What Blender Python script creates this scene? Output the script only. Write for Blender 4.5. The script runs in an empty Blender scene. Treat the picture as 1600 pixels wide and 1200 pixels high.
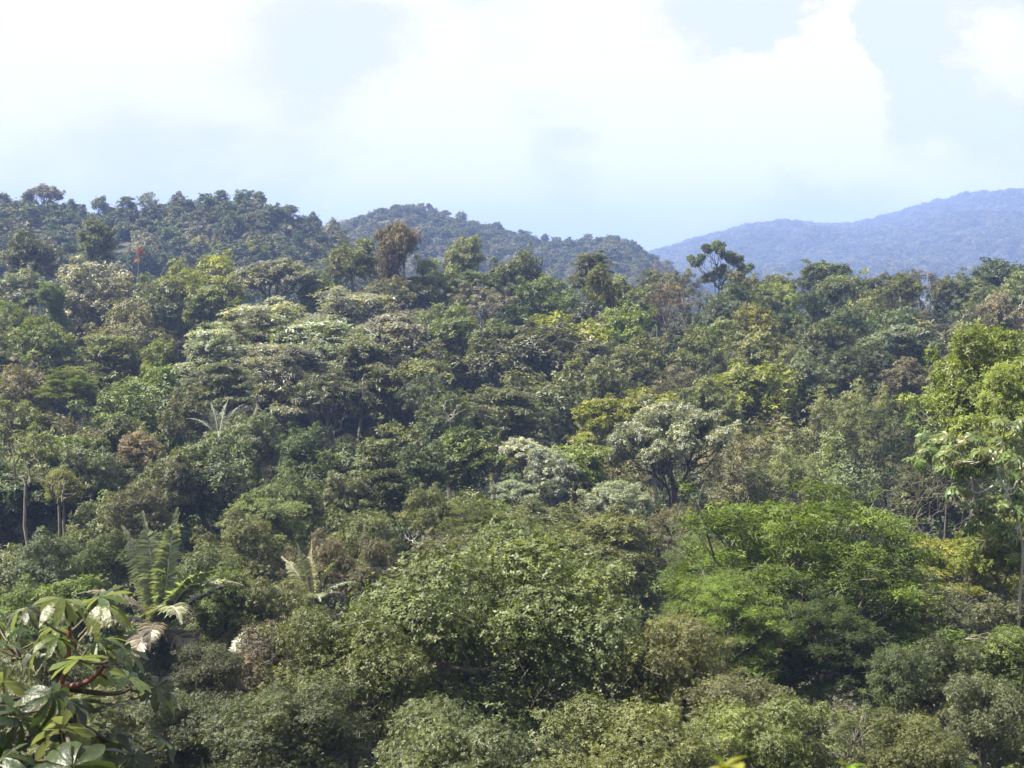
import bpy, math, random, zlib
import numpy as np
from mathutils import Vector, Matrix

R_ = math.radians
scene = bpy.context.scene
col = scene.collection

# ------------------------------------------------------------------ camera
CAMZ = 40.0
FPX = 2462.0                      # focal length in pixels of the 1600 px wide photograph
HOR = 392.0                       # row of the horizon in the photograph
PITCH = math.atan((600 - HOR) / FPX)
cd = bpy.data.cameras.new('camera'); cam = bpy.data.objects.new('camera', cd); col.objects.link(cam)
cd.sensor_width = 36; cd.lens = FPX / 1600 * 36; cd.clip_start = 0.1; cd.clip_end = 30000
cam.location = (0, 0, CAMZ); cam.rotation_euler = (R_(90) - PITCH, 0, 0)
cd.dof.use_dof = True; cd.dof.focus_distance = 130; cd.dof.aperture_fstop = 9.0
scene.camera = cam

# ------------------------------------------------------------------ world: daylight sky with cloud cover
SUN_EL, SUN_AZ = 55.0, -96.0      # degrees; azimuth measured from the view direction (+Y), negative = left
world = bpy.data.worlds.new('World'); scene.world = world; world.use_nodes = True
nt = world.node_tree; nt.nodes.clear()
def N(tree, typ, **kw):
    n = tree.nodes.new(typ)
    for k, v in kw.items():
        if k in ('inp',):
            for a, b in v.items(): n.inputs[a].default_value = b
        else: setattr(n, k, v)
    return n
def mth(tree, op, a, b=None, clamp=False):
    n = tree.nodes.new('ShaderNodeMath'); n.operation = op; n.use_clamp = clamp
    for i, v in enumerate((a, b)):
        if v is None: continue
        if isinstance(v, (int, float)): n.inputs[i].default_value = v
        else: tree.links.new(v, n.inputs[i])
    return n.outputs[0]
def mixc(tree, fac, a, b, blend='MIX'):
    n = tree.nodes.new('ShaderNodeMix'); n.data_type = 'RGBA'; n.blend_type = blend
    for s, v in ((n.inputs[0], fac), (n.inputs[6], a), (n.inputs[7], b)):
        if isinstance(v, (int, float)): s.default_value = v
        elif isinstance(v, tuple): s.default_value = v
        else: tree.links.new(v, s)
    return n.outputs[2]
def smooth(tree, v, lo, hi):
    n = tree.nodes.new('ShaderNodeMapRange'); n.interpolation_type = 'SMOOTHSTEP'
    n.inputs[1].default_value = lo; n.inputs[2].default_value = hi
    tree.links.new(v, n.inputs[0]); return n.outputs[0]

sky = N(nt, 'ShaderNodeTexSky', sky_type='NISHITA', sun_disc=False, sun_elevation=R_(SUN_EL), sun_rotation=R_(SUN_AZ), air_density=1.0, dust_density=1.6, ozone_density=1.0)
tc = N(nt, 'ShaderNodeTexCoord'); D = tc.outputs['Generated']
sep = N(nt, 'ShaderNodeSeparateXYZ'); nt.links.new(D, sep.inputs[0])
Z = sep.outputs[2]
mp = N(nt, 'ShaderNodeMapping'); mp.inputs['Scale'].default_value = (1, 1, 1.7); nt.links.new(D, mp.inputs[0])
n1 = N(nt, 'ShaderNodeTexNoise', inp={'Scale': 5.5, 'Detail': 6.0, 'Roughness': 0.55, 'Distortion': 0.25}); nt.links.new(mp.outputs[0], n1.inputs['Vector'])
n2 = N(nt, 'ShaderNodeTexNoise', inp={'Scale': 26.0, 'Detail': 5.0, 'Roughness': 0.62}); nt.links.new(mp.outputs[0], n2.inputs['Vector'])
# cloud banks seen in this part of the sky: (x, y in photo, radius, weight)
def pdir(x, y):
    v = Vector(((x - 800) / FPX, 1, (600 - y) / FPX))
    return (Matrix.Rotation(-PITCH, 3, 'X') @ v).normalized()
dsum = None
wob = N(nt, 'ShaderNodeVectorMath', operation='SCALE'); wob.inputs['Scale'].default_value = 0.07
wsub = N(nt, 'ShaderNodeVectorMath', operation='SUBTRACT'); wsub.inputs[1].default_value = (.5, .5, .5)
nt.links.new(n2.outputs['Color'], wsub.inputs[0]); nt.links.new(wsub.outputs[0], wob.inputs[0])
wadd = N(nt, 'ShaderNodeVectorMath', operation='ADD'); nt.links.new(D, wadd.inputs[0]); nt.links.new(wob.outputs[0], wadd.inputs[1])
DW = wadd.outputs[0]
BANKS = [(1315, 62, 42, .75), (1275, 105, 60, .7), (1300, 170, 85, .6), (1190, 125, 50, .6), (1215, 190, 80, .5), (900, 110, 190, .55), (640, 210, 150, .45), (180, 110, 240, .5), (1080, 170, 110, .4),
         (1580, 60, 70, .5), (1480, 255, 110, .5), (1150, 35, 80, -.9), (1405, 90, 48, -.8), (1430, 165, 42, -.6), (1390, 30, 50, -.7), (490, 75, 80, -.4), (860, 225, 60, -.35),
         (240, 255, 80, -.3), (1545, 190, 40, -.5), (1255, 305, 55, -.35),]
for x, y, r, w in BANKS:
    d = N(nt, 'ShaderNodeVectorMath', operation='DISTANCE'); nt.links.new(DW, d.inputs[0]); d.inputs[1].default_value = pdir(x, y)
    rr = r / FPX
    g = mth(nt, 'MULTIPLY', d.outputs['Value'], d.outputs['Value'])
    g = mth(nt, 'MULTIPLY', g, -0.7 / (rr * rr)); g = mth(nt, 'POWER', math.e, g)
    g = mth(nt, 'MULTIPLY', g, w)
    dsum = g if dsum is None else mth(nt, 'ADD', dsum, g)
cov = mth(nt, 'ADD', n1.outputs['Fac'], mth(nt, 'MULTIPLY', mth(nt, 'SUBTRACT', n2.outputs['Fac'], .5), .22))
cov = mth(nt, 'ADD', cov, mth(nt, 'MULTIPLY', dsum, .62))
# fewer clouds in the lowest four degrees, all round
cov = mth(nt, 'SUBTRACT', cov, mth(nt, 'MULTIPLY', mth(nt, 'SUBTRACT', 1.0, smooth(nt, Z, .0, .030)), .26))
mask = smooth(nt, cov, .36, .60)
shade = smooth(nt, cov, .47, .78)
cloud = mixc(nt, shade, (2.82, 2.86, 2.92, 1), (3.5, 3.5, 3.45, 1))
# thin veil of high cloud over the blue
veil = mixc(nt, .93, sky.outputs[0], (2.66, 2.84, 3.06, 1))
skyc = mixc(nt, mask, veil, cloud)
bg = N(nt, 'ShaderNodeBackground'); bg.inputs['Strength'].default_value = 0.1
nt.links.new(skyc, bg.inputs[0])
wo = N(nt, 'ShaderNodeOutputWorld'); nt.links.new(bg.outputs[0], wo.inputs[0])

# ------------------------------------------------------------------ sun
sd = bpy.data.lights.new('sun', 'SUN'); sun = bpy.data.objects.new('sun', sd); col.objects.link(sun)
sd.energy = 5.0; sd.angle = R_(0.55); sd.color = (1.0, .93, .80)
az, el = R_(SUN_AZ), R_(SUN_EL)
sdir = Vector((math.sin(az) * math.cos(el), math.cos(az) * math.cos(el), math.sin(el)))
sun.rotation_euler = sdir.to_track_quat('Z', 'Y').to_euler(); sun.location = sdir * 300

# ------------------------------------------------------------------ exposure and render settings
vs = scene.view_settings; vs.view_transform = 'Standard'; vs.look = 'None'; vs.gamma = 1; vs.exposure = 1.72
vs.use_curve_mapping = False
cy = scene.cycles
cy.max_bounces = 4; cy.diffuse_bounces = 2; cy.glossy_bounces = 2; cy.transmission_bounces = 3; cy.volume_bounces = 0; cy.transparent_max_bounces = 4
cy.use_adaptive_sampling = True; cy.adaptive_threshold = 0.02; cy.use_denoising = True
cy.caustics_reflective = False; cy.caustics_refractive = False
try: cy.denoiser = 'OPENIMAGEDENOISE'; cy.denoising_prefilter = 'NONE'
except Exception: pass

# ------------------------------------------------------------------ placement helpers
def at(x, y, d):
    """point in the place, d metres out along the view axis, under photo pixel (x, y)"""
    v = Matrix.Rotation(-PITCH, 3, 'X') @ Vector(((x - 800) / FPX, 1, (600 - y) / FPX))
    return Vector((0, 0, CAMZ)) + v * (d / v.y)
ROWS = [(330, 385), (400, 330), (450, 290), (500, 250), (560, 215), (620, 185), (700, 150), (780, 122), (860, 97), (950, 75), (1050, 57), (1200, 42)]
def dist_of_row(r):
    return float(np.interp(r, [a for a, b in ROWS], [b for a, b in ROWS]))

def prop(o, label=None, cat=None, group=None, kind=None):
    if label: o['label'] = label
    if cat: o['category'] = cat
    if group: o['group'] = group
    if kind: o['kind'] = kind
    return o

# ------------------------------------------------------------------ terrain
def interp(x, xs, ys): return np.interp(x, xs, ys)
def row_z(row, d): return CAMZ + (HOR - row) / FPX * d
CREST1 = ([-400, 0, 60, 160, 260, 340, 400, 440, 480, 520, 560, 620, 760, 1700], [280, 303, 313, 324, 319, 312, 313, 322, 337, 354, 385, 420, 470, 480])
CREST2 = ([-400, 300, 480, 520, 560, 600, 640, 690, 740, 800, 870, 920, 960, 1000, 1050, 1120, 1300, 2000], [440, 420, 362, 346, 334, 322, 316, 324, 342, 356, 370, 370, 364, 380, 412, 450, 480, 500])
CRESTF = ([-800, 700, 950, 1040, 1090, 1170, 1230, 1330, 1400, 1460, 1520, 1600, 1800, 2300], [470, 440, 408, 388, 372, 353, 350, 351, 335, 315, 304, 300, 297, 360])
KD = np.array([0, 12, 25, 42, 57, 75, 97, 122, 150, 185, 215, 250, 290, 330])
KZ = np.array([-2.5, -13, -24, -31, -33, -34.5, -35.5, -36.5, -36, -34, -31, -27, -22.5, -18])
def hsh(a, b): 
    s = np.sin(a * 12.9898 + b * 78.233) * 43758.5453
    return s - np.floor(s)
def vnoise(x, y):
    xi, yi = np.floor(x), np.floor(y); fx, fy = x - xi, y - yi
    fx = fx * fx * (3 - 2 * fx); fy = fy * fy * (3 - 2 * fy)
    a, b, c, d = hsh(xi, yi), hsh(xi + 1, yi), hsh(xi, yi + 1), hsh(xi + 1, yi + 1)
    return (a * (1 - fx) + b * fx) * (1 - fy) + (c * (1 - fx) + d * fx) * fy
def ground_z(x, y):
    x = np.asarray(x, float); y = np.asarray(y, float)
    ys = np.maximum(y, 5.0)
    u = np.clip(800 + x / ys * FPX, -800, 2400)
    near = CAMZ + interp(y, KD, KZ)
    z = near.copy()
    ridge = near
    c1 = row_z(interp(u, *CREST1), 690.0) - 11
    c2 = row_z(interp(u, *CREST2), 1300.0) - 12
    cf = row_z(interp(u, *CRESTF), 5000.0) - 30
    v1 = np.minimum(CAMZ - 28, c1 - 12)
    def seg(d0, d1, z0, z1, ease=True):
        t = np.clip((y - d0) / (d1 - d0), 0, 1)
        if ease: t = t * t * (3 - 2 * t)
        return z0 + (z1 - z0) * t
    zr = CAMZ - 18
    z = np.where(y > 330, seg(330, 440, zr, v1), z)
    z = np.where(y > 440, seg(440, 690, v1, c1), z)
    v2 = np.minimum(c1, c2) - 16
    z = np.where(y > 690, seg(690, 760, c1, v2), z)
    z = np.where(y > 760, seg(760, 1300, v2, c2), z)
    zb = CAMZ - 70
    z = np.where(y > 1300, seg(1300, 1650, c2, zb), z)
    z = np.where(y > 1650, zb, z)
    z = np.where(y > 2400, seg(2400, 5000, zb, np.maximum(cf, zb), False), z)
    z = np.where(y > 5000, seg(5000, 6300, np.maximum(cf, zb), zb), z)
    # spurs and gullies on the far mountain
    amp = np.where((y > 2400) & (y < 6000), np.clip((y - 2400) / 700, 0, 1) * np.clip((4950 - y) / 450, .1, 1), 0) * np.clip((cf - zb) / 190, 0, 1)
    z = z + amp * 95 * (vnoise(x / 300 + 3 + y / 900, y / 800) - .5) + amp * 36 * (vnoise(x / 120, y / 300 + 9) - .5)
    z = z + np.where((y > 2400) & (y < 6200), np.clip((cf - zb) / 190, 0, 1) * np.clip((y - 2400) / 900, 0, 1) * (16 * (vnoise(x / 75 + 5, y / 400) - .5) + 9 * (vnoise(x / 28, y / 90) - .5)), 0)
    z = z + np.where((y > 430) & (y < 1400), 5 * (vnoise(x / 45, y / 60) - .5), 0)
    z = np.where(y < 0, CAMZ - 2.5 - y * -0.05, z)
    return z

def make_mesh(name, verts, faces, mat=None, smooth_=False, attrs=None):
    """verts (n,3), faces (m,k) int array"""
    verts = np.ascontiguousarray(verts, np.float32); faces = np.ascontiguousarray(faces, np.int32)
    me = bpy.data.meshes.new(name)
    k = faces.shape[1]; m = len(faces)
    me.vertices.add(len(verts)); me.vertices.foreach_set('co', verts.ravel())
    me.loops.add(m * k); me.loops.foreach_set('vertex_index', faces.ravel())
    me.polygons.add(m); me.polygons.foreach_set('loop_start', np.arange(0, m * k, k, dtype=np.int32))
    if attrs:
        for an, av in attrs.items():
            a = me.attributes.new(an, 'FLOAT', 'FACE'); a.data.foreach_set('value', np.ascontiguousarray(av, np.float32))
    me.update(calc_edges=True); me.validate()
    if smooth_: me.polygons.foreach_set('use_smooth', np.ones(m, bool))
    if mat: me.materials.append(mat)
    return me
def link(name, me, parent=None):
    o = bpy.data.objects.new(name, me); col.objects.link(o)
    if parent: o.parent = parent
    return o

# ------------------------------------------------------------------ materials
def new_mat(name):
    m = bpy.data.materials.new(name); m.use_nodes = True; m.node_tree.nodes.clear()
    return m, m.node_tree
def leaf_material(name, source='OBJECT', rough=None, transl=.30, under=None, ramp=None, spec=.5):
    m, t = new_mat(name)
    oi = N(t, 'ShaderNodeObjectInfo')
    if source == 'OBJECT': base = oi.outputs['Color']
    else:
        r = N(t, 'ShaderNodeValToRGB'); r.color_ramp.interpolation = 'CONSTANT'
        els = r.color_ramp.elements
        while len(els) < len(ramp): els.new(.5)
        for i, c in enumerate(ramp): els[i].position = i / len(ramp); els[i].color = (*c, 1)
        t.links.new(oi.outputs['Random'], r.inputs[0]); base = r.outputs[0]
    a = N(t, 'ShaderNodeAttribute', attribute_name='tint'); h = N(t, 'ShaderNodeAttribute', attribute_name='shoot')
    k = mth(t, 'ADD', mth(t, 'MULTIPLY', a.outputs['Fac'], 1.0), .50)
    comb = N(t, 'ShaderNodeCombineColor'); 
    for i in range(3): t.links.new(k, comb.inputs[i])
    c = mixc(t, 1.0, base, comb.outputs[0], 'MULTIPLY')
    # some shoots carry younger, yellower leaves; a few leaves are dry
    young = smooth(t, h.outputs['Fac'], .70, 1.0)
    c2 = mixc(t, 1.0, c, (1.75, 1.55, .75, 1), 'MULTIPLY')
    c = mixc(t, mth(t, 'MULTIPLY', young, .7), c, c2)
    old = smooth(t, h.outputs['Fac'], .10, .0)
    c3 = mixc(t, 1.0, c, (1.35, .98, .85, 1), 'MULTIPLY')
    c = mixc(t, mth(t, 'MULTIPLY', old, .5), c, c3)
    if under:
        tco = N(t, 'ShaderNodeTexCoord'); nb = N(t, 'ShaderNodeTexNoise', inp={'Scale': 14.0, 'Detail': 5.0}); t.links.new(tco.outputs['Object'], nb.inputs['Vector'])
        c = mixc(t, mth(t, 'MULTIPLY', smooth(t, nb.outputs['Fac'], .58, .72), .55), c, (.11, .095, .035, 1))
        g = N(t, 'ShaderNodeNewGeometry'); cu = mixc(t, .65, c, (*under, 1)); c = mixc(t, g.outputs['Backfacing'], c, cu)
    p = N(t, 'ShaderNodeBsdfPrincipled'); t.links.new(c, p.inputs['Base Color'])
    p.inputs['Specular IOR Level'].default_value = spec
    if rough is None:
        rr = mth(t, 'SUBTRACT', .82, mth(t, 'MULTIPLY', oi.outputs['Alpha'], .5)); t.links.new(rr, p.inputs['Roughness'])
    else: p.inputs['Roughness'].default_value = rough
    if under:
        bm_ = N(t, 'ShaderNodeBump'); bm_.inputs['Strength'].default_value = .6; bm_.inputs['Distance'].default_value = .02; t.links.new(nb.outputs['Fac'], bm_.inputs['Height']); t.links.new(bm_.outputs[0], p.inputs['Normal'])
        rr = mth(t, 'ADD', mth(t, 'MULTIPLY', nb.outputs['Fac'], .4), .2); t.links.new(rr, p.inputs['Roughness'])
    tr = N(t, 'ShaderNodeBsdfTranslucent'); tcx = mixc(t, 1.0, c, (1.7, 1.75, .7, 1), 'MULTIPLY'); t.links.new(tcx, tr.inputs[0])
    mx = N(t, 'ShaderNodeMixShader'); mx.inputs[0].default_value = transl
    t.links.new(p.outputs[0], mx.inputs[1]); t.links.new(tr.outputs[0], mx.inputs[2])
    o = N(t, 'ShaderNodeOutputMaterial'); t.links.new(mx.outputs[0], o.inputs[0])
    return m
def bark_material(name, c0, c1, scale=3.0, rough=.85):
    m, t = new_mat(name)
    tcn = N(t, 'ShaderNodeTexCoord'); mpn = N(t, 'ShaderNodeMapping'); mpn.inputs['Scale'].default_value = (1, 1, .25); t.links.new(tcn.outputs['Object'], mpn.inputs[0])
    nz = N(t, 'ShaderNodeTexNoise', inp={'Scale': scale, 'Detail': 6.0, 'Roughness': .65}); t.links.new(mpn.outputs[0], nz.inputs['Vector'])
    c = mixc(t, smooth(t, nz.outputs['Fac'], .35, .65), (*c0, 1), (*c1, 1))
    p = N(t, 'ShaderNodeBsdfPrincipled'); t.links.new(c, p.inputs['Base Color']); p.inputs['Roughness'].default_value = rough
    b = N(t, 'ShaderNodeBump'); b.inputs['Strength'].default_value = .5; b.inputs['Distance'].default_value = .05; t.links.new(nz.outputs['Fac'], b.inputs['Height']); t.links.new(b.outputs[0], p.inputs['Normal'])
    o = N(t, 'ShaderNodeOutputMaterial'); t.links.new(p.outputs[0], o.inputs[0])
    return m

M_LEAF = leaf_material('leaf_tissue')
M_LEAF_SOFT = leaf_material('feathery_leaf_tissue', rough=.65, transl=.36, spec=.3)
M_CEC = leaf_material('large_leaf_tissue', rough=.34, transl=.34, under=(.20, .22, .15))
FOREST = [(.040, .058, .024), (.055, .070, .028), (.085, .095, .034), (.045, .055, .028), (.095, .086, .050), (.032, .050, .020), (.070, .090, .028), (.12, .115, .07)]
M_FOREST = leaf_material('distant_leaf_tissue', source='RANDOM', rough=.6, transl=.2, ramp=FOREST)
M_UNDER = leaf_material('undergrowth_leaf_tissue', source='RANDOM', rough=.5, transl=.28, ramp=[(.040, .066, .020), (.055, .070, .030), (.050, .052, .028), (.038, .060, .024), (.070, .085, .025), (.06, .055, .035)])
M_BARK = bark_material('grey_brown_bark', (.07, .058, .045), (.17, .15, .12))
M_PALE = bark_material('pale_lichen_bark', (.26, .24, .20), (.42, .40, .35))
M_DARK = bark_material('dark_wet_bark', (.035, .028, .022), (.08, .062, .05))
M_RED = bark_material('red_brown_shoot', (.10, .034, .024), (.16, .060, .034), 12, .5)
M_STALK = bark_material('brown_leaf_stalk', (.065, .045, .025), (.10, .085, .04), 12, .6)
M_GROUND, t = new_mat('forest_floor')
nz = N(t, 'ShaderNodeTexNoise', inp={'Scale': .35, 'Detail': 8.0, 'Roughness': .7}); tcg = N(t, 'ShaderNodeTexCoord'); t.links.new(tcg.outputs['Object'], nz.inputs['Vector'])
cg = mixc(t, smooth(t, nz.outputs['Fac'], .35, .7), (.032, .036, .018, 1), (.058, .062, .028, 1))
p = N(t, 'ShaderNodeBsdfPrincipled'); p.inputs['Roughness'].default_value = .95; t.links.new(cg, p.inputs['Base Color'])
b = N(t, 'ShaderNodeBump'); b.inputs['Strength'].default_value = 1; b.inputs['Distance'].default_value = 1; t.links.new(nz.outputs['Fac'], b.inputs['Height']); t.links.new(b.outputs[0], p.inputs['Normal'])
o = N(t, 'ShaderNodeOutputMaterial'); t.links.new(p.outputs[0], o.inputs[0])

# ------------------------------------------------------------------ ground sheet
ys = np.concatenate([np.linspace(-150, 0, 6)[:-1], np.linspace(0, 1000, 180)[:-1], np.linspace(1000, 6400, 160)[:-1], np.linspace(6400, 7600, 8)])
us = np.linspace(-1, 1, 150)
YY, UU = np.meshgrid(ys, us, indexing='ij')
XX = UU * np.clip(YY * .62 + 140, 140, 5200)
ZZ = ground_z(XX, YY)
gv = np.stack([XX, YY, ZZ], -1).reshape(-1, 3)
ni, nj = XX.shape
idx = np.arange(ni * nj).reshape(ni, nj)
gf = np.stack([idx[:-1, :-1], idx[:-1, 1:], idx[1:, 1:], idx[1:, :-1]], -1).reshape(-1, 4)
ground = prop(link('ground', make_mesh('ground', gv, gf, M_GROUND, True)), kind='structure')

# ------------------------------------------------------------------ plant geometry
def norm(v): return v / np.maximum(np.linalg.norm(v, axis=-1, keepdims=True), 1e-9)
def leaves(base, axis, nrm, L, W, rng, seg=1, droop=.15, fold=.12):
    """leaf blades folded on the midrib; returns verts, tris"""
    n = len(base); axis = norm(axis); side = norm(np.cross(axis, nrm)); up = np.cross(side, axis)
    L = L[:, None]; W = W[:, None]
    tip = base + axis * L - up * L * droop
    if seg == 1:
        mid = base + axis * L * .45
        a = mid + side * W * .5 + up * W * fold; b2 = mid - side * W * .5 + up * W * fold
        V = np.stack([base, a, tip, b2], 1)
        F = np.array([[0, 2, 1], [0, 3, 2]])
    else:
        m1 = base + axis * L * .5 + up * L * droop * .25
        a = base + axis * L * .42 + side * W * .5 + up * W * fold; b2 = base + axis * L * .42 - side * W * .5 + up * W * fold
        V = np.stack([base, a, tip, b2, m1], 1)
        F = np.array([[0, 4, 1], [0, 3, 4], [1, 4, 2], [4, 3, 2]])
    k = V.shape[1]
    faces = (np.arange(n)[:, None, None] * k + F[None]).reshape(-1, 3)
    return V.reshape(-1, 3), faces, len(F)

def rand_dirs(rng, n):
    v = rng.normal(size=(n, 3)); return norm(v)

def foliage(rng, centers, radii, n_shoots, per, L, W, up=.45, shell=.6, seg=1, spread=.55, hang=0.0, droop=.15, sun_bias=.3):
    """whorls of leaves on the shells of leaf clumps"""
    vol = (radii[:, 0] * radii[:, 1] + radii[:, 0] * radii[:, 2]) ; pr = vol / vol.sum()
    ci = rng.choice(len(centers), n_shoots, p=pr)
    d = rand_dirs(rng, n_shoots); d[:, 2] += sun_bias; d = norm(d)
    rad = (shell + (1 - shell) * rng.random(n_shoots)) * (.82 + .36 * rng.random(n_shoots))
    # uneven outline: clump surface is bumpy
    bump = 1 + .22 * np.sin(d[:, 0] * 5 + ci * 1.7) * np.sin(d[:, 1] * 5 + ci * 2.3) 
    pos = centers[ci] + d * radii[ci] * (rad * bump)[:, None]
    sd_ = norm(d * (1 - up) + np.array([0, 0, up]) + rng.normal(size=(n_shoots, 3)) * .35)
    if hang: sd_ = norm(sd_ - np.array([0, 0, hang]))
    # whorl frame
    t1 = norm(np.cross(sd_, rand_dirs(rng, n_shoots))); t2 = np.cross(sd_, t1)
    ang = (np.arange(per)[None] + rng.random((n_shoots, 1))) * (2 * np.pi / per) + rng.normal(size=(n_shoots, per)) * .25
    radial = t1[:, None] * np.cos(ang)[..., None] + t2[:, None] * np.sin(ang)[..., None]
    lift = (spread * (rng.random((n_shoots, per)) - .15))[..., None]
    ax = norm(radial + sd_[:, None] * lift)
    nr = norm(sd_[:, None] - radial * lift + rng.normal(size=(n_shoots, per, 3)) * .25)
    LL = L * (.65 + .6 * rng.random((n_shoots, per)))
    basep = pos[:, None] + sd_[:, None] * (rng.random((n_shoots, per)) * L * .6)[..., None] + radial * (L * .1)
    V, F, k = leaves(basep.reshape(-1, 3), ax.reshape(-1, 3), nr.reshape(-1, 3), LL.ravel(), W / L * LL.ravel(), rng, seg, droop)
    clump_t = rng.random(len(centers))[ci]
    tint = np.repeat(.55 * rng.random(n_shoots * per) + .45 * np.repeat(clump_t, per), k)
    sh = np.clip(.75 * rng.random(n_shoots) + .35 * clump_t - .05, 0, 1)
    return V, F, {'tint': tint, 'shoot': np.repeat(np.repeat(sh, per), k)}

def tube(path, radii, sides=6):
    path = np.asarray(path, float); radii = np.asarray(radii, float); n = len(path)
    tg = np.gradient(path, axis=0); tg = norm(tg)
    ref = np.where(np.abs(tg[:, 2:3]) > .9, np.array([[1., 0, 0]]), np.array([[0, 0, 1.]]))
    a = norm(np.cross(tg, ref)); b_ = np.cross(tg, a)
    th = np.linspace(0, 2 * np.pi, sides, endpoint=False)
    V = path[:, None] + radii[:, None, None] * (a[:, None] * np.cos(th)[None, :, None] + b_[:, None] * np.sin(th)[None, :, None])
    i = np.arange(n - 1)[:, None] * sides; j = np.arange(sides)[None]; j2 = (j + 1) % sides
    F = np.stack([i + j, i + j2, i + sides + j2, i + sides + j], -1).reshape(-1, 4)
    return V.reshape(-1, 3), F
def cat(parts):
    vs_, fs, o_ = [], [], 0
    for v, f in parts: vs_.append(v); fs.append(f + o_); o_ += len(v)
    return np.concatenate(vs_), np.concatenate(fs)
def bend(rng, p0, p1, n=6, sag=.08, wig=.04, rise=.0):
    t_ = np.linspace(0, 1, n)[:, None]; p0 = np.asarray(p0); p1 = np.asarray(p1); ln = np.linalg.norm(p1 - p0)
    p = p0 + (p1 - p0) * t_; w = rng.normal(size=(n, 3)) * ln * wig; w[0] = 0; w[-1] = 0
    p = p + w * np.sin(np.pi * t_); p[:, 2] += (-sag + rise) * ln * np.sin(np.pi * t_[:, 0]); return p
def skeleton(rng, centers, base_z, fork_z, r0, limbs=6, lean=(0, 0), twig=True, root=-12):
    """trunk, main limbs to groups of clumps, branches to each clump: (trunk parts, limb parts)"""
    top = np.array([lean[0], lean[1], fork_z])
    tp = bend(rng, (0, 0, base_z), top, 7, 0, .02); tp = np.concatenate([[[0, 0, root]], tp])
    trunk = [tube(tp, np.concatenate([[r0 * 1.25, r0 * 1.15], np.linspace(r0, r0 * .62, 6)]), 8)]
    k = min(limbs, len(centers)); cen = centers[rng.choice(len(centers), k, replace=False)].copy()
    for _ in range(6):
        lab = np.argmin(((centers[:, None] - cen[None]) ** 2).sum(-1), 1)
        for q in range(k):
            if (lab == q).any(): cen[q] = centers[lab == q].mean(0)
    limbp = []
    for q in range(k):
        if not (lab == q).any(): continue
        st = tp[rng.integers(4, 8)]; en = cen[q] * .62 + top * .38; en[2] = max(en[2] - .8, st[2] + .3)
        lp = bend(rng, st, en, 6, .05, .05); one = [tube(lp, np.linspace(r0 * .5, r0 * .26, 6), 6)]
        for c in centers[lab == q]:
            s = lp[rng.integers(3, 6)]
            bp = bend(rng, s, c, 6, .06, .07); one.append(tube(bp, np.linspace(r0 * .22, r0 * .06, 6), 5))
            if twig:
                for _ in range(3):
                    e = c + rand_dirs(rng, 1)[0] * np.array([1, 1, .6]) * 1.1
                    one.append(tube(bend(rng, bp[rng.integers(3, 6)], e, 4, 0, .08), np.linspace(r0 * .07, r0 * .025, 4), 4))
        limbp.append(cat(one))
    return trunk, limbp

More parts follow.
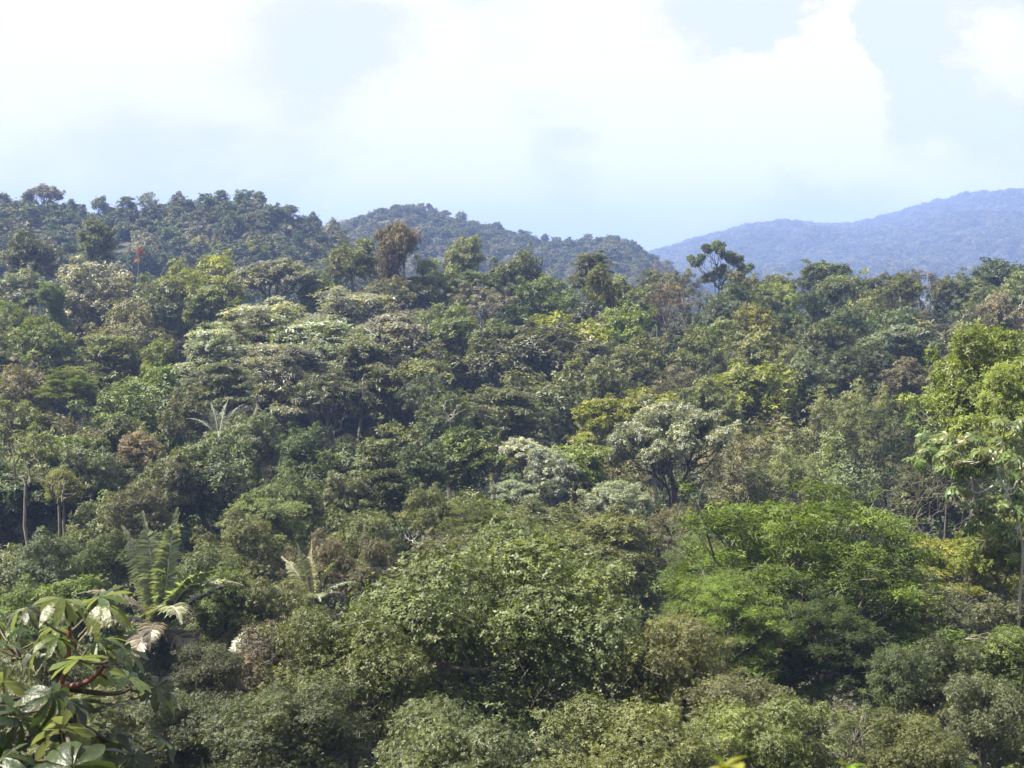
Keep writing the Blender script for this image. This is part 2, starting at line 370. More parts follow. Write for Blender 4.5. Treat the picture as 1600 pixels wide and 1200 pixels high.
def fib(rng, n, zmin, jit=.12):
    i = np.arange(n) + .5; z = 1 - (1 - zmin) * i / n; ph = i * 2.399963 + rng.random() * 6; r = np.sqrt(np.maximum(0, 1 - z * z))
    v = np.stack([r * np.cos(ph), r * np.sin(ph), z], -1); return norm(v + rng.normal(size=v.shape) * jit)
H0 = 14.0; R0 = 5.0
def clumps(style, rng):
    """clump centres and radii in a 14 m tree with a 10 m wide crown"""
    if style in ('dome', 'bigleaf'):
        n = 40; d = fib(rng, n, -.45, .24); rc = .75 + 1.05 * rng.random(n)
        lob = .66 + .42 * rng.random(n); lob += .12 * np.sin(3 * np.arctan2(d[:, 1], d[:, 0]) + rng.random() * 6)
        c = d * np.array([R0 - 1.1, R0 - 1.1, 4.6]) * lob[:, None] + np.array([0, 0, 8.6])
        inner = rng.normal(size=(6, 3)) * np.array([1.5, 1.5, 1.2]) + np.array([0, 0, 9]); c = np.concatenate([c, inner]); rc = np.concatenate([rc, np.full(6, 1.5)])
        return c, np.stack([rc, rc, rc * .78], -1)
    if style == 'terrace':
        n = 30; z = 7.4 + 6.2 * (np.arange(n) + rng.random(n)) / n; rm = (R0 - 1.2) * np.sqrt(np.maximum(0, 1 - ((z - 7.2) / 6.9) ** 2))
        ph = np.arange(n) * 2.4 + rng.normal(size=n) * .5; rr = rm * (.55 + .45 * rng.random(n))
        rc = 1.35 + .8 * rng.random(n)
        return np.stack([rr * np.cos(ph), rr * np.sin(ph), z], -1), np.stack([rc, rc * (.8 + .4 * rng.random(n)), .34 * rc ** .5], -1)
    if style == 'feather':
        n = 110; d = fib(rng, n, -.3, .2); rc = .75 + .5 * rng.random(n)
        c = d * np.array([R0 - .6, R0 - .6, 4.8]) * (.62 + .42 * rng.random(n))[:, None] + np.array([0, 0, 8.8])
        return c, np.stack([rc * 1.15, rc * 1.15, rc * .34], -1)
    if style == 'umbrella':
        n = 52; d = fib(rng, n, .12, .12); rc = .75 + .45 * rng.random(n)
        c = d * np.array([R0 - .6, R0 - .6, 3.6]) * (.84 + .2 * rng.random(n))[:, None] + np.array([0, 0, 9.7])
        return c, np.stack([rc, rc, rc * .62], -1)
    if style == 'tower':
        n = 46; z = 2.5 + 11.0 * rng.random(n) ** .8; prof = 2.1 + .8 * np.sin(z * .9 + rng.random() * 6) - np.clip(z - 11, 0, 3) * .35
        ph = rng.random(n) * 6.283; rr = prof * (.5 + .6 * rng.random(n)); rc = .75 + .6 * rng.random(n)
        return np.stack([rr * np.cos(ph) * 1.25, rr * np.sin(ph) * 1.25, z], -1), np.stack([rc, rc, rc * 1.25], -1)
    if style == 'airy':
        n = 60; d = fib(rng, n, -.6, .2); c = d * np.array([R0 - .8, R0 - .8, 5.0]) * (.45 + .6 * rng.random(n))[:, None] + np.array([0, 0, 8.4])
        rc = .6 + .55 * rng.random(n); return c, np.stack([rc, rc, rc * 1.6], -1)
    if style == 'sparse':
        n = 40; d = fib(rng, n, -.1, .22); c = d * np.array([R0 - .5, R0 - .5, 4.4]) * (.6 + .45 * rng.random(n))[:, None] + np.array([0, 0, 9])
        rc = .55 + .45 * rng.random(n); return c, np.stack([rc, rc, rc * .7], -1)
    if style == 'pompom':
        c = np.array([[-2.6, .3, 12.6], [-1.2, -.4, 13.1], [.9, .2, 11.6], [2.9, .5, 11.1], [4.0, -.2, 10.2], [-4.4, .4, 10.7], [.2, .6, 9.6], [2.0, -.5, 9.2], [-1.8, .2, 8.6], [3.2, .3, 8.2]])
        c = np.repeat(c, 4, 0); c = c + rng.normal(size=c.shape) * np.array([.55, .55, .3]); rc = .38 + .32 * rng.random(len(c)); return c, np.stack([rc, rc, rc * .7], -1)
FOL = {  # style: (shoots at mid detail, leaves per whorl, leaf length, width, kwargs)
    'dome': (2600, 6, .36, .17, dict(up=.4)), 'bigleaf': (1900, 7, .50, .21, dict(up=.55, spread=.8)), 'terrace': (2900, 6, .36, .16, dict(up=.75, shell=.3, sun_bias=.5)),
    'feather': (3600, 6, .38, .10, dict(up=.8, shell=.25, spread=.3)), 'umbrella': (2500, 6, .36, .17, dict(up=.55, shell=.4)), 'tower': (2800, 6, .36, .16, dict(up=.2, hang=.35, droop=.3)),
    'airy': (3000, 6, .26, .085, dict(up=.5, shell=.15, spread=.9)), 'sparse': (1000, 6, .30, .12, dict(up=.4, shell=.2)), 'pompom': (2600, 6, .36, .16, dict(up=.4))}
SOFT = ('feather',)
LIMBS = {'dome': 6, 'bigleaf': 6, 'terrace': 6, 'feather': 7, 'umbrella': 7, 'tower': 4, 'airy': 8, 'sparse': 8, 'pompom': 5}
ARCH = {}
def archetype(style, lod, seed):
    key = (style, lod, seed)
    if key in ARCH: return ARCH[key]
    rng = np.random.default_rng(zlib.crc32(f'{style}-{lod}-{seed}'.encode()))
    c, r = clumps(style, rng)
    if style in ('dome', 'bigleaf', 'terrace', 'umbrella', 'sparse', 'feather'):   # sprays of foliage standing out of the crown
        k_ = rng.choice(np.where(c[:, 2] > 8)[0], 16); ov = norm(c[k_] - np.array([0, 0, 8.5]) + rng.normal(size=(16, 3)) * .8)
        ex = c[k_] + ov * (r[k_] * .75 + (.3 + .8 * rng.random((16, 1)))); er = .32 + .35 * rng.random(16)
        c = np.concatenate([c, ex]); r = np.concatenate([r, np.stack([er, er, er * .7], -1)])
    ns, per, L, W, kw = FOL[style]
    seg = 1
    if lod == 'far': ns = int(ns * .33); L *= 1.75; W *= 1.75
    elif lod == 'near': ns = int(ns * 2.75); L *= .56; W *= .54
    elif lod == 'hero': ns = int(ns * 6.0); L *= .40; W *= .42; seg = 2
    V, F, A = foliage(rng, c, r, ns, per, L, W, seg=seg, **kw)
    crown = make_mesh('crown', V, F, M_LEAF_SOFT if style in SOFT else M_LEAF, False, A)
    tk, lb = skeleton(rng, c, 0, 8.2 if style != 'tower' else 10.5, .30 if style != 'sparse' else .22, LIMBS[style], (rng.normal() * .5, rng.normal() * .5), lod != 'far')
    if lod == 'hero':
        trunk = make_mesh('trunk', *cat(tk), M_BARK, True); limbs = [make_mesh('limb', *x, M_BARK, True) for x in lb]
    else:
        trunk = make_mesh('trunk', *cat(tk + lb), M_BARK, True); limbs = []
    # actual top and width of the foliage, so that the crown can be set where it stands
    top = float(np.quantile(V[:, 2], .9985)); half = float(np.quantile(np.hypot(V[:, 0], V[:, 1]), .965))
    ARCH[key] = (trunk, crown, limbs, top, half)
    return ARCH[key]

PAL = {  # leaf colour (linear), gloss
    'grey-green': ((.082, .092, .042), .7), 'olive': ((.092, .108, .032), .55), 'yellow-green': ((.165, .178, .032), .5), 'bright green': ((.128, .160, .030), .6),
    'deep green': ((.054, .074, .025), .55), 'fresh green': ((.094, .128, .030), .45), 'brownish': ((.104, .100, .054), .45), 'silvery': ((.172, .186, .140), .9),
    'pale grey': ((.134, .138, .100), .7), 'rusty': ((.140, .112, .074), .3), 'blue-green': ((.060, .080, .044), .6), 'khaki': ((.108, .125, .038), .5), 'dull green': ((.074, .092, .034), .55), 'soft green': ((.122, .136, .062), .5), 'leafy green': ((.122, .162, .040), .4), 'vivid green': ((.165, .205, .036), .55)}
FORM = {'dome': 'domed', 'bigleaf': 'large-leaved', 'terrace': 'layered', 'feather': 'feathery', 'umbrella': 'umbrella-crowned', 'tower': 'vine-draped columnar', 'airy': 'airy fine-leaved', 'sparse': 'thin twiggy', 'pompom': 'tufted'}
TREES = []
random.seed(4); RN = np.random.default_rng(11)
def place_tree(x, ytop, w, style='dome', colour='grey-green', d=None, asp=1.0, lod=None, seed=None, name='canopy_tree', label=None, group='trees on the near slope', bark=None, cat_='tree', rot=None):
    if d is None: d = dist_of_row(ytop + 30)
    if lod is None: lod = 'hero' if d < 60 else 'near' if d < 128 else 'mid' if d < 430 else 'far'
    if seed is None: seed = random.randrange(5 if (lod == 'mid' and style == 'dome') else 3 if lod in ('mid', 'far') else 3 if (lod == 'near' and style == 'dome') else 2 if (lod == 'near' and style == 'terrace') else 1)
    trunk, crown, limbs, top, half = archetype(style, lod, seed)
    P = at(x, ytop, d); s = (w * d / FPX) / (2 * half); sz = s * asp
    root = bpy.data.objects.new(name, None); col.objects.link(root); root.empty_display_size = .5
    root.location = (P.x, P.y + half * s * .25, P.z - top * sz); root.scale = (s * random.uniform(.84, 1.2), s * random.uniform(.84, 1.2), sz)
    root.rotation_euler = (random.gauss(0, .08), random.gauss(0, .08), random.random() * 6.283 if rot is None else rot)
    c = link('crown', crown, root); tr = link('trunk', trunk, root)
    for lm in limbs: link('limb', lm, root)
    base, gloss = PAL[colour]; j = RN.normal(size=3) * .045; v = 1 + RN.normal() * .16
    c.color = (*[max(.01, base[i] * (v + j[i])) for i in range(3)], gloss)
    if bark:
        for q in [tr] + [k for k in root.children if k.name.startswith('limb')]: q.material_slots[0].link = 'OBJECT'; q.material_slots[0].material = bark
    TREES.append(dict(o=root, x=x, y=ytop, w=w, d=d, style=style, colour=colour, label=label, cat=cat_, group=group, asp=asp))
    return root

T = place_tree
# --- landmark trees ------------------------------------------------------------
T(800, 846, 540, 'dome', 'olive', d=57, asp=.86, name='broadleaf_tree', label='massive olive-green rounded tree in the bottom centre foreground')
T(545, 965, 260, 'dome', 'olive', d=53, asp=1.2, name='broadleaf_tree', label='olive bushy tree joined to the left of the massive bottom centre tree')
T(1060, 970, 230, 'dome', 'khaki', d=55, asp=1.2, name='broadleaf_tree', label='yellowish bushy tree between the massive bottom centre tree and the feathery green tree')
T(690, 1120, 330, 'dome', 'dull green', d=45, asp=.85, name='broadleaf_tree', label='dull green crown at the bottom edge below the massive rounded tree')
T(1010, 1105, 300, 'dome', 'olive', d=46, asp=.9, name='broadleaf_tree', label='olive bushy tree at the bottom edge right of centre')
T(470, 1090, 250, 'dome', 'dull green', d=47, asp=.9, name='broadleaf_tree', label='dull green bush-like tree at the bottom edge left of centre')
T(1235, 770, 430, 'feather', 'leafy green', d=72, asp=1.15, lod='near', name='feathery_tree', label='wide fresh green feathery tree in the right foreground')
T(1150, 895, 210, 'feather', 'leafy green', d=66, asp=1.0, lod='near', name='feathery_tree', label='lower left feathery green crown in front of the wide feathery tree')
T(1310, 930, 200, 'feather', 'deep green', d=68, asp=1.1, lod='near', name='feathery_tree', label='darker feathery crown under the right side of the wide feathery tree')
T(1085, 618, 205, 'umbrella', 'silvery', d=140, asp=1.05, lod='near', name='silver_tree', label='silvery umbrella tree with dark limbs above the feathery green tree', bark=M_DARK)
T(1535, 510, 230, 'bigleaf', 'vivid green', d=104, asp=1.1, name='broadleaf_tree', label='large bright green rounded tree at the right edge')
T(1595, 570, 150, 'bigleaf', 'vivid green', d=98, asp=1.0, name='broadleaf_tree', label='bright green crown cut by the right edge below the large rounded one')
T(1575, 812, 150, 'bigleaf', 'bright green', d=76.5, asp=.8, name='broadleaf_tree', label='bright green bush-like tree around the foot of the palmate-leaved right tree')
T(740, 668, 112, 'bigleaf', 'fresh green', d=150, asp=.95, label='vivid green glossy dome in the middle of the slope')
T(940, 618, 110, 'terrace', 'yellow-green', d=168, asp=1.1, label='yellow-green open tree with a pale trunk left of the silvery umbrella tree', bark=M_PALE)
T(603, 347, 66, 'tower', 'rusty', d=300, asp=1.35, name='vine_tower_tree', label='tall rusty dry vine-covered tree on the near ridge', bark=M_DARK)
T(630, 350, 66, 'sparse', 'rusty', d=303, asp=1.1, name='dry_tree', label='rusty brown dry crown at the shoulder of the tall vine-covered tree')
T(545, 368, 78, 'dome', 'olive', d=305, label='dense olive dome left of the rusty vine-covered tree')
T(1122, 376, 80, 'pompom', 'dull green', d=345, asp=1.35, name='emergent_tree', label='emergent tree with tufted crown on bare limbs against the blue mountain', rot=0.0, bark=M_DARK)
T(1268, 452, 44, 'tower', 'deep green', d=262, asp=1.1, name='vine_tower_tree', label='taller dark vine column right of centre on the upper slope')
T(1236, 478, 46, 'tower', 'deep green', d=258, asp=1.1, name='vine_tower_tree', label='shorter dark vine column left beside the taller one')
T(938, 412, 62, 'tower', 'bright green', d=270, asp=1.0, name='vine_tower_tree', label='bright green vine-draped column on the ridge right of centre')
T(1290, 407, 95, 'terrace', 'olive', d=320, asp=1.0, label='olive flat-topped tree rising before the blue mountain', bark=M_PALE)
T(1320, 432, 60, 'dome', 'bright green', d=322, label='small bright green dome right beside the olive flat-topped ridge tree')
T(1562, 404, 85, 'bigleaf', 'deep green', d=320, label='dark green rounded tree on the ridge near the right edge')
T(1340, 1072, 190, 'sparse', 'khaki', d=48, asp=1.0, lod='near', name='thin_tree', label='thin pale-leaved tree with a bent bare trunk at the bottom right', bark=M_PALE)
# silver layered canopy, left of centre
for x, y, w, c in [(430, 470, 165, 'silvery'), (525, 455, 150, 'silvery'), (612, 488, 150, 'silvery'), (500, 500, 150, 'silvery'), (440, 540, 130, 'silvery'), (335, 512, 115, 'silvery'), (345, 568, 95, 'silvery'), (395, 490, 110, 'grey-green'), (560, 525, 120, 'grey-green')]:
    T(x, y - 6, w * 1.2, 'terrace', c, d=dist_of_row(y + 30) - 8, asp=.8)
# the rest of the slope, crown by crown: x, top row, width, style, colour
HAND = [
 (40, 350, 95, 'dome', 'grey-green'), (135, 338, 82, 'terrace', 'olive'), (30, 418, 85, 'dome', 'pale grey'), (150, 404, 150, 'dome', 'pale grey'), (82, 442, 56, 'tower', 'fresh green'),
 (242, 434, 95, 'dome', 'grey-green'), (310, 394, 130, 'dome', 'yellow-green'), (350, 438, 105, 'terrace', 'khaki'), (222, 466, 145, 'dome', 'brownish'), (430, 404, 76, 'umbrella', 'pale grey'),
 (80, 492, 95, 'dome', 'olive'), (160, 514, 118, 'terrace', 'khaki'), (242, 522, 66, 'dome', 'bright green'), (102, 574, 78, 'feather', 'fresh green'), (215, 574, 145, 'dome', 'olive'), (30, 560, 95, 'dome', 'brownish'),
 (35, 622, 100, 'dome', 'olive'), (512, 580, 135, 'umbrella', 'grey-green'), (290, 600, 80, 'dome', 'grey-green'), (725, 363, 74, 'dome', 'olive'), (800, 386, 105, 'dome', 'khaki'), (930, 390, 66, 'terrace', 'olive'),
 (685, 400, 80, 'dome', 'khaki'), (850, 438, 115, 'dome', 'fresh green'), (885, 490, 125, 'bigleaf', 'yellow-green'), (760, 440, 95, 'sparse', 'pale grey'), (690, 466, 105, 'dome', 'olive'), (720, 486, 115, 'terrace', 'olive'),
 (770, 500, 90, 'dome', 'dull green'), (625, 550, 125, 'terrace', 'olive'), (840, 504, 155, 'umbrella', 'grey-green'), (850, 560, 150, 'dome', 'grey-green'), (1022, 514, 135, 'dome', 'olive'), (970, 470, 90, 'bigleaf', 'bright green'), (1050, 568, 95, 'sparse', 'brownish'),
 (985, 430, 80, 'dome', 'olive'), (1040, 440, 80, 'sparse', 'rusty'), (1075, 420, 70, 'sparse', 'brownish'),
 (600, 684, 95, 'terrace', 'grey-green'), (590, 730, 125, 'terrace', 'dull green'), (815, 684, 76, 'umbrella', 'silvery'), (800, 748, 78, 'umbrella', 'silvery'), (865, 700, 80, 'dome', 'silvery'), (900, 690, 100, 'bigleaf', 'fresh green'), (560, 780, 120, 'dome', 'khaki'), (668, 758, 115, 'dome', 'olive'),
 (735, 786, 80, 'feather', 'dull green'), (955, 746, 100, 'umbrella', 'silvery'), (862, 784, 145, 'terrace', 'grey-green'), (782, 822, 110, 'dome', 'grey-green'), (945, 800, 200, 'terrace', 'khaki'), (1050, 775, 110, 'sparse', 'brownish'),
 (1290, 592, 185, 'airy', 'soft green'), (1195, 655, 160, 'airy', 'soft green'), (1390, 608, 120, 'airy', 'khaki'), (1350, 680, 170, 'airy', 'soft green'), (1240, 700, 150, 'airy', 'soft green'), (1180, 566, 145, 'bigleaf', 'yellow-green'), (1120, 590, 90, 'dome', 'olive'), (1025, 608, 100, 'bigleaf', 'yellow-green'),
 (1480, 838, 165, 'terrace', 'yellow-green'), (1500, 900, 210, 'dome', 'grey-green'), (1490, 1000, 150, 'dome', 'olive'), (1570, 990, 130, 'bigleaf', 'fresh green'), (1225, 1105, 150, 'dome', 'khaki'), (1430, 1125, 170, 'dome', 'olive'), (1550, 1060, 150, 'dome', 'grey-green'), (1400, 1010, 120, 'dome', 'deep green'),
 (1130, 458, 90, 'dome', 'blue-green'), (1185, 440, 75, 'dome', 'khaki'), (1180, 474, 88, 'bigleaf', 'yellow-green'), (1150, 438, 60, 'dome', 'dull green'), (1225, 436, 70, 'dome', 'khaki'), (1405, 428, 66, 'umbrella', 'khaki'), (1455, 418, 90, 'sparse', 'brownish'), (1505, 420, 110, 'dome', 'khaki'), (1600, 415, 100, 'dome', 'olive'),
 (1360, 452, 110, 'dome', 'khaki'), (1395, 470, 100, 'dome', 'deep green'), (1475, 488, 130, 'dome', 'brownish'), (1405, 498, 110, 'terrace', 'pale grey'), (1580, 458, 110, 'dome', 'brownish'), (1540, 450, 90, 'dome', 'khaki'), (1120, 500, 110, 'dome', 'olive'), (1195, 520, 115, 'dome', 'olive'), (1152, 545, 90, 'sparse', 'brownish'),
 (1340, 532, 115, 'dome', 'deep green'), (1300, 500, 90, 'dome', 'dull green'), (1330, 474, 70, 'dome', 'deep green'), (1280, 555, 100, 'dome', 'grey-green'), (1430, 560, 100, 'dome', 'brownish'),
 (62, 660, 115, 'dome', 'olive'), (180, 648, 100, 'bigleaf', 'olive'), (215, 668, 66, 'dome', 'rusty'), (250, 704, 100, 'dome', 'brownish'), (135, 690, 110, 'dome', 'grey-green'), (212, 756, 120, 'dome', 'grey-green'), (420, 768, 155, 'terrace', 'khaki'), (362, 798, 140, 'dome', 'olive'), (440, 735, 130, 'dome', 'dull green'),
 (330, 690, 120, 'dome', 'dull green'), (400, 640, 110, 'dome', 'grey-green'), (95, 735, 60, 'bigleaf', 'yellow-green'), (15, 905, 120, 'dome', 'fresh green'), (130, 905, 110, 'bigleaf', 'fresh green'), (490, 830, 110, 'dome', 'brownish'), (590, 838, 120, 'dome', 'brownish'), (540, 730, 90, 'dome', 'grey-green'),
 (300, 850, 110, 'dome', 'olive'), (360, 900, 140, 'bigleaf', 'fresh green'), (450, 900, 130, 'dome', 'grey-green'), (410, 980, 150, 'dome', 'brownish'), (330, 1010, 130, 'dome', 'dull green'), (60, 830, 110, 'dome', 'grey-green'), (170, 830, 100, 'dome', 'deep green'), (700, 830, 110, 'dome', 'grey-green'),
 (665, 585, 90, 'sparse', 'grey-green'), (700, 610, 100, 'dome', 'deep green'), (770, 600, 100, 'terrace', 'grey-green'), (930, 560, 100, 'dome', 'dull green'), (1000, 660, 80, 'dome', 'brownish'), (480, 660, 90, 'dome', 'deep green'), (660, 690, 90, 'dome', 'deep green'), (20, 480, 80, 'dome', 'olive'), (1590, 920, 120, 'dome', 'grey-green'),
 (1080, 830, 120, 'feather', 'dull green'), (890, 870, 110, 'dome', 'khaki'), (1500, 600, 90, 'bigleaf', 'vivid green'), (1465, 610, 100, 'bigleaf', 'vivid green'), (280, 1090, 150, 'dome', 'brownish'), (140, 1090, 200, 'dome', 'dull green'), (400, 1090, 140, 'dome', 'deep green'), (50, 1000, 140, 'dome', 'dull green'),
 (1470, 700, 110, 'dome', 'olive'), (1440, 880, 100, 'dome', 'deep green'), (1140, 1060, 150, 'dome', 'grey-green')]
for x, y, w, st, c in HAND: T(x, y, w * random.choices([random.uniform(.95, 1.2), random.uniform(1.25, 1.55)], [6, 1])[0], st, c, asp=.8 + .35 * random.random())
print('hand trees', len(TREES))
# fillers where the canopy still has holes
rf = random.Random(9)
def density(x, y): return sum(1 for t_ in TREES if abs(t_['x'] - x) < (t_['w'] * .42) and -.15 * t_['w'] < y - t_['y'] < t_['w'] * .65)
tries = 0; nfill = 0
while nfill < 95 and tries < 6000:
    tries += 1
    x = rf.uniform(-40, 1640); y = rf.uniform(412, 1120)
    if x < 520: y = max(y, 400)
    if density(x, y) >= 1: continue
    d = dist_of_row(y + 30) + rf.uniform(0, 8); w = min(rf.uniform(7.5, 15) * FPX / d, 210)
    if y > 930 and 880 > x > 640: continue
    st = rf.choices(['dome', 'terrace', 'bigleaf', 'umbrella', 'sparse', 'airy'], [5, 2.2, 1.2, 1, .7, .6])[0]
    cl = rf.choices(['grey-green', 'olive', 'dull green', 'deep green', 'khaki', 'brownish', 'blue-green', 'fresh green'], [4.5, 3.5, 3, 1.2, 2.0, 1.2, .5, .8])[0]
    T(x, y + .10 * w, w, st, cl, d=d + 4, asp=.85 + .3 * rf.random()); nfill += 1
print('slope trees', len(TREES))
n_slope = len(TREES)
# --- trees on the hills behind: rows of crowns down each face, the nearest hill first ----
def hill(crest, d_top, d_bot, u0, u1, n, grp, place_, lo):
    k = 0; pts = []; tries = 0
    while k < n and tries < 20000:
        tries += 1
        u = rf.uniform(u0, u1); q = rf.random() ** 1.5; d = d_top + (d_bot - d_top) * q
        X = (u - 800) / FPX * d; gz = float(ground_z(X, d)); h = rf.choice([rf.uniform(6, 11), rf.uniform(8, 14.5)])
        row = HOR - (gz + h - CAMZ) / d * FPX
        if row > np.interp(u, [0, 300, 520, 700, 1060], [400, 405, 420, 395, 430]): continue
        w = rf.uniform(8, 13) * FPX / d
        if any(abs(u - a) < (w + c) * .36 and abs(row - b_) < (w + c) * .22 for a, b_, c in pts): continue
        pts.append((u, row, w)); k += 1
        st = rf.choices(['dome', 'terrace', 'tower', 'umbrella', 'sparse'], [6, 1.5, 1.2, 1, .6])[0]
        cl = rf.choices(['grey-green', 'olive', 'dull green', 'deep green', 'khaki', 'brownish', 'blue-green', 'pale grey'], [4, 2, 4, 4, 1, 1.4, 1.5, .8])[0]
        T(u, row, w * (.6 if st == 'tower' else 1), st, cl, d=d, asp=.9 + .3 * rf.random(), lod='far', group=grp, name='hill_tree')
T(62, 286, 52, 'umbrella', 'pale grey', d=680, lod='mid', name='hill_tree', label='tall pale open-crowned tree on the far left skyline', group='trees on the left hill')
T(233, 298, 36, 'sparse', 'pale grey', d=690, lod='mid', asp=1.3, name='hill_tree', label='thin bare-looking tree standing up from the left hill skyline', group='trees on the left hill')
hill(CREST1, 690, 480, -30, 540, 118, 'trees on the left hill', 'left hill', 'far')
hill(CREST2, 1295, 1050, 505, 1060, 84, 'trees on the middle hill', 'middle hill', 'far')
print('all trees', len(TREES))

# ------------------------------------------------------------------ stuff: forest too far or too dense to count
def scatter(name, pts, scl, source_obs, mat, label, cat_):
    me = bpy.data.meshes.new(name); me.vertices.add(len(pts)); me.vertices.foreach_set('co', np.ascontiguousarray(pts, np.float32).ravel())
    for an, av in (('scl', scl), ('rot', np.random.default_rng(5).random(len(pts)) * 6.283), ('pick', np.random.default_rng(6).integers(0, len(source_obs), len(pts)).astype(float))):
        a = me.attributes.new(an, 'FLOAT', 'POINT'); a.data.foreach_set('value', np.ascontiguousarray(av, np.float32))
    o_ = prop(link(name, me), label, cat_, kind='stuff')
    g = bpy.data.node_groups.new(name, 'GeometryNodeTree')
    g.interface.new_socket('Geometry', in_out='INPUT', socket_type='NodeSocketGeometry'); g.interface.new_socket('Geometry', in_out='OUTPUT', socket_type='NodeSocketGeometry')
    gi = g.nodes.new('NodeGroupInput'); go = g.nodes.new('NodeGroupOutput')
    def attr(n_):
        a = g.nodes.new('GeometryNodeInputNamedAttribute'); a.data_type = 'FLOAT'; a.inputs[0].default_value = n_; return a.outputs[0]
    jn = g.nodes.new('GeometryNodeJoinGeometry')
    for i, so in enumerate(source_obs):
        oi = g.nodes.new('GeometryNodeObjectInfo'); oi.transform_space = 'ORIGINAL'; oi.inputs['Object'].default_value = so; oi.inputs['As Instance'].default_value = False
        sm = g.nodes.new('GeometryNodeSetMaterial'); sm.inputs['Material'].default_value = mat; g.links.new(oi.outputs['Geometry'], sm.inputs['Geometry'])
        cmpn = g.nodes.new('FunctionNodeCompare'); cmpn.operation = 'EQUAL'; cmpn.inputs['B'].default_value = i; cmpn.inputs['Epsilon'].default_value = .1; g.links.new(attr('pick'), cmpn.inputs['A'])
        ip = g.nodes.new('GeometryNodeInstanceOnPoints'); g.links.new(gi.outputs[0], ip.inputs['Points']); g.links.new(cmpn.outputs[0], ip.inputs['Selection'])
        g.links.new(sm.outputs[0], ip.inputs['Instance'])
        cb = g.nodes.new('ShaderNodeCombineXYZ'); g.links.new(attr('rot'), cb.inputs[2])
        er = g.nodes.new('FunctionNodeEulerToRotation'); g.links.new(cb.outputs[0], er.inputs[0]); g.links.new(er.outputs[0], ip.inputs['Rotation'])
        g.links.new(attr('scl'), ip.inputs['Scale']); g.links.new(ip.outputs[0], jn.inputs[0])
    g.links.new(jn.outputs[0], go.inputs[0])
    md = o_.modifiers.new('scatter', 'NODES'); md.node_group = g
    return o_
def crown_of(style, lod, used=set()):
    for t_ in TREES:
        c = next(k for k in t_['o'].children if k.name.startswith('crown'))
        if t_['style'] == style and c.data == archetype(style, lod, 0)[1] and c.data.name not in used: return c
    t_ = None
SRC = [s for s in (crown_of('dome', 'far'), crown_of('terrace', 'far'), crown_of('umbrella', 'far')) if s]
rp = np.random.default_rng(21)
# far mountain
n = 34000
Y = 2350 + 2900 * rp.random(n) ** .7; U = -500 + 2600 * rp.random(n); U = np.where(rp.random(n) < .8, 980 + 680 * rp.random(n), U)
X = (U - 800) / FPX * Y; Zg = ground_z(X, Y)
pts = np.stack([X, Y, Zg - 10], -1); sc_ = 1.3 + 2.0 * rp.random(n) ** 2.5
scatter('distant_forest', pts, sc_, SRC, M_FOREST, 'hazy blue forest covering the distant mountain on the right', 'forest')
# hills: trees behind and between the ones that can be told apart
n = 7500
Y = 400 + 1050 * rp.random(n); U = -250 + 2100 * rp.random(n); X = (U - 800) / FPX * Y; Zg = ground_z(X, Y)
scatter('hill_forest', np.stack([X, Y, Zg - 7.0], -1), .8 + .4 * rp.random(n), SRC, M_FOREST, 'small crowded trees filling the gaps on the nearer hills', 'forest')
# undergrowth of the near slope
SRC2 = [s for s in (crown_of('dome', 'mid'), crown_of('bigleaf', 'mid'), crown_of('terrace', 'mid')) if s]
n = 7000
Y = 14 + 380 * rp.random(n) ** 1.1; X = (rp.random(n) * 2 - 1) * (Y * .42 + 14)
s_ = np.where(Y < 45, .22 + .16 * rp.random(n), .38 + .32 * rp.random(n))
Zg = ground_z(X, Y); scatter('undergrowth', np.stack([X, Y, Zg - s_ * 5.5], -1), s_, SRC2, M_UNDER, 'dark leafy undergrowth between the trees of the near slope', 'undergrowth')

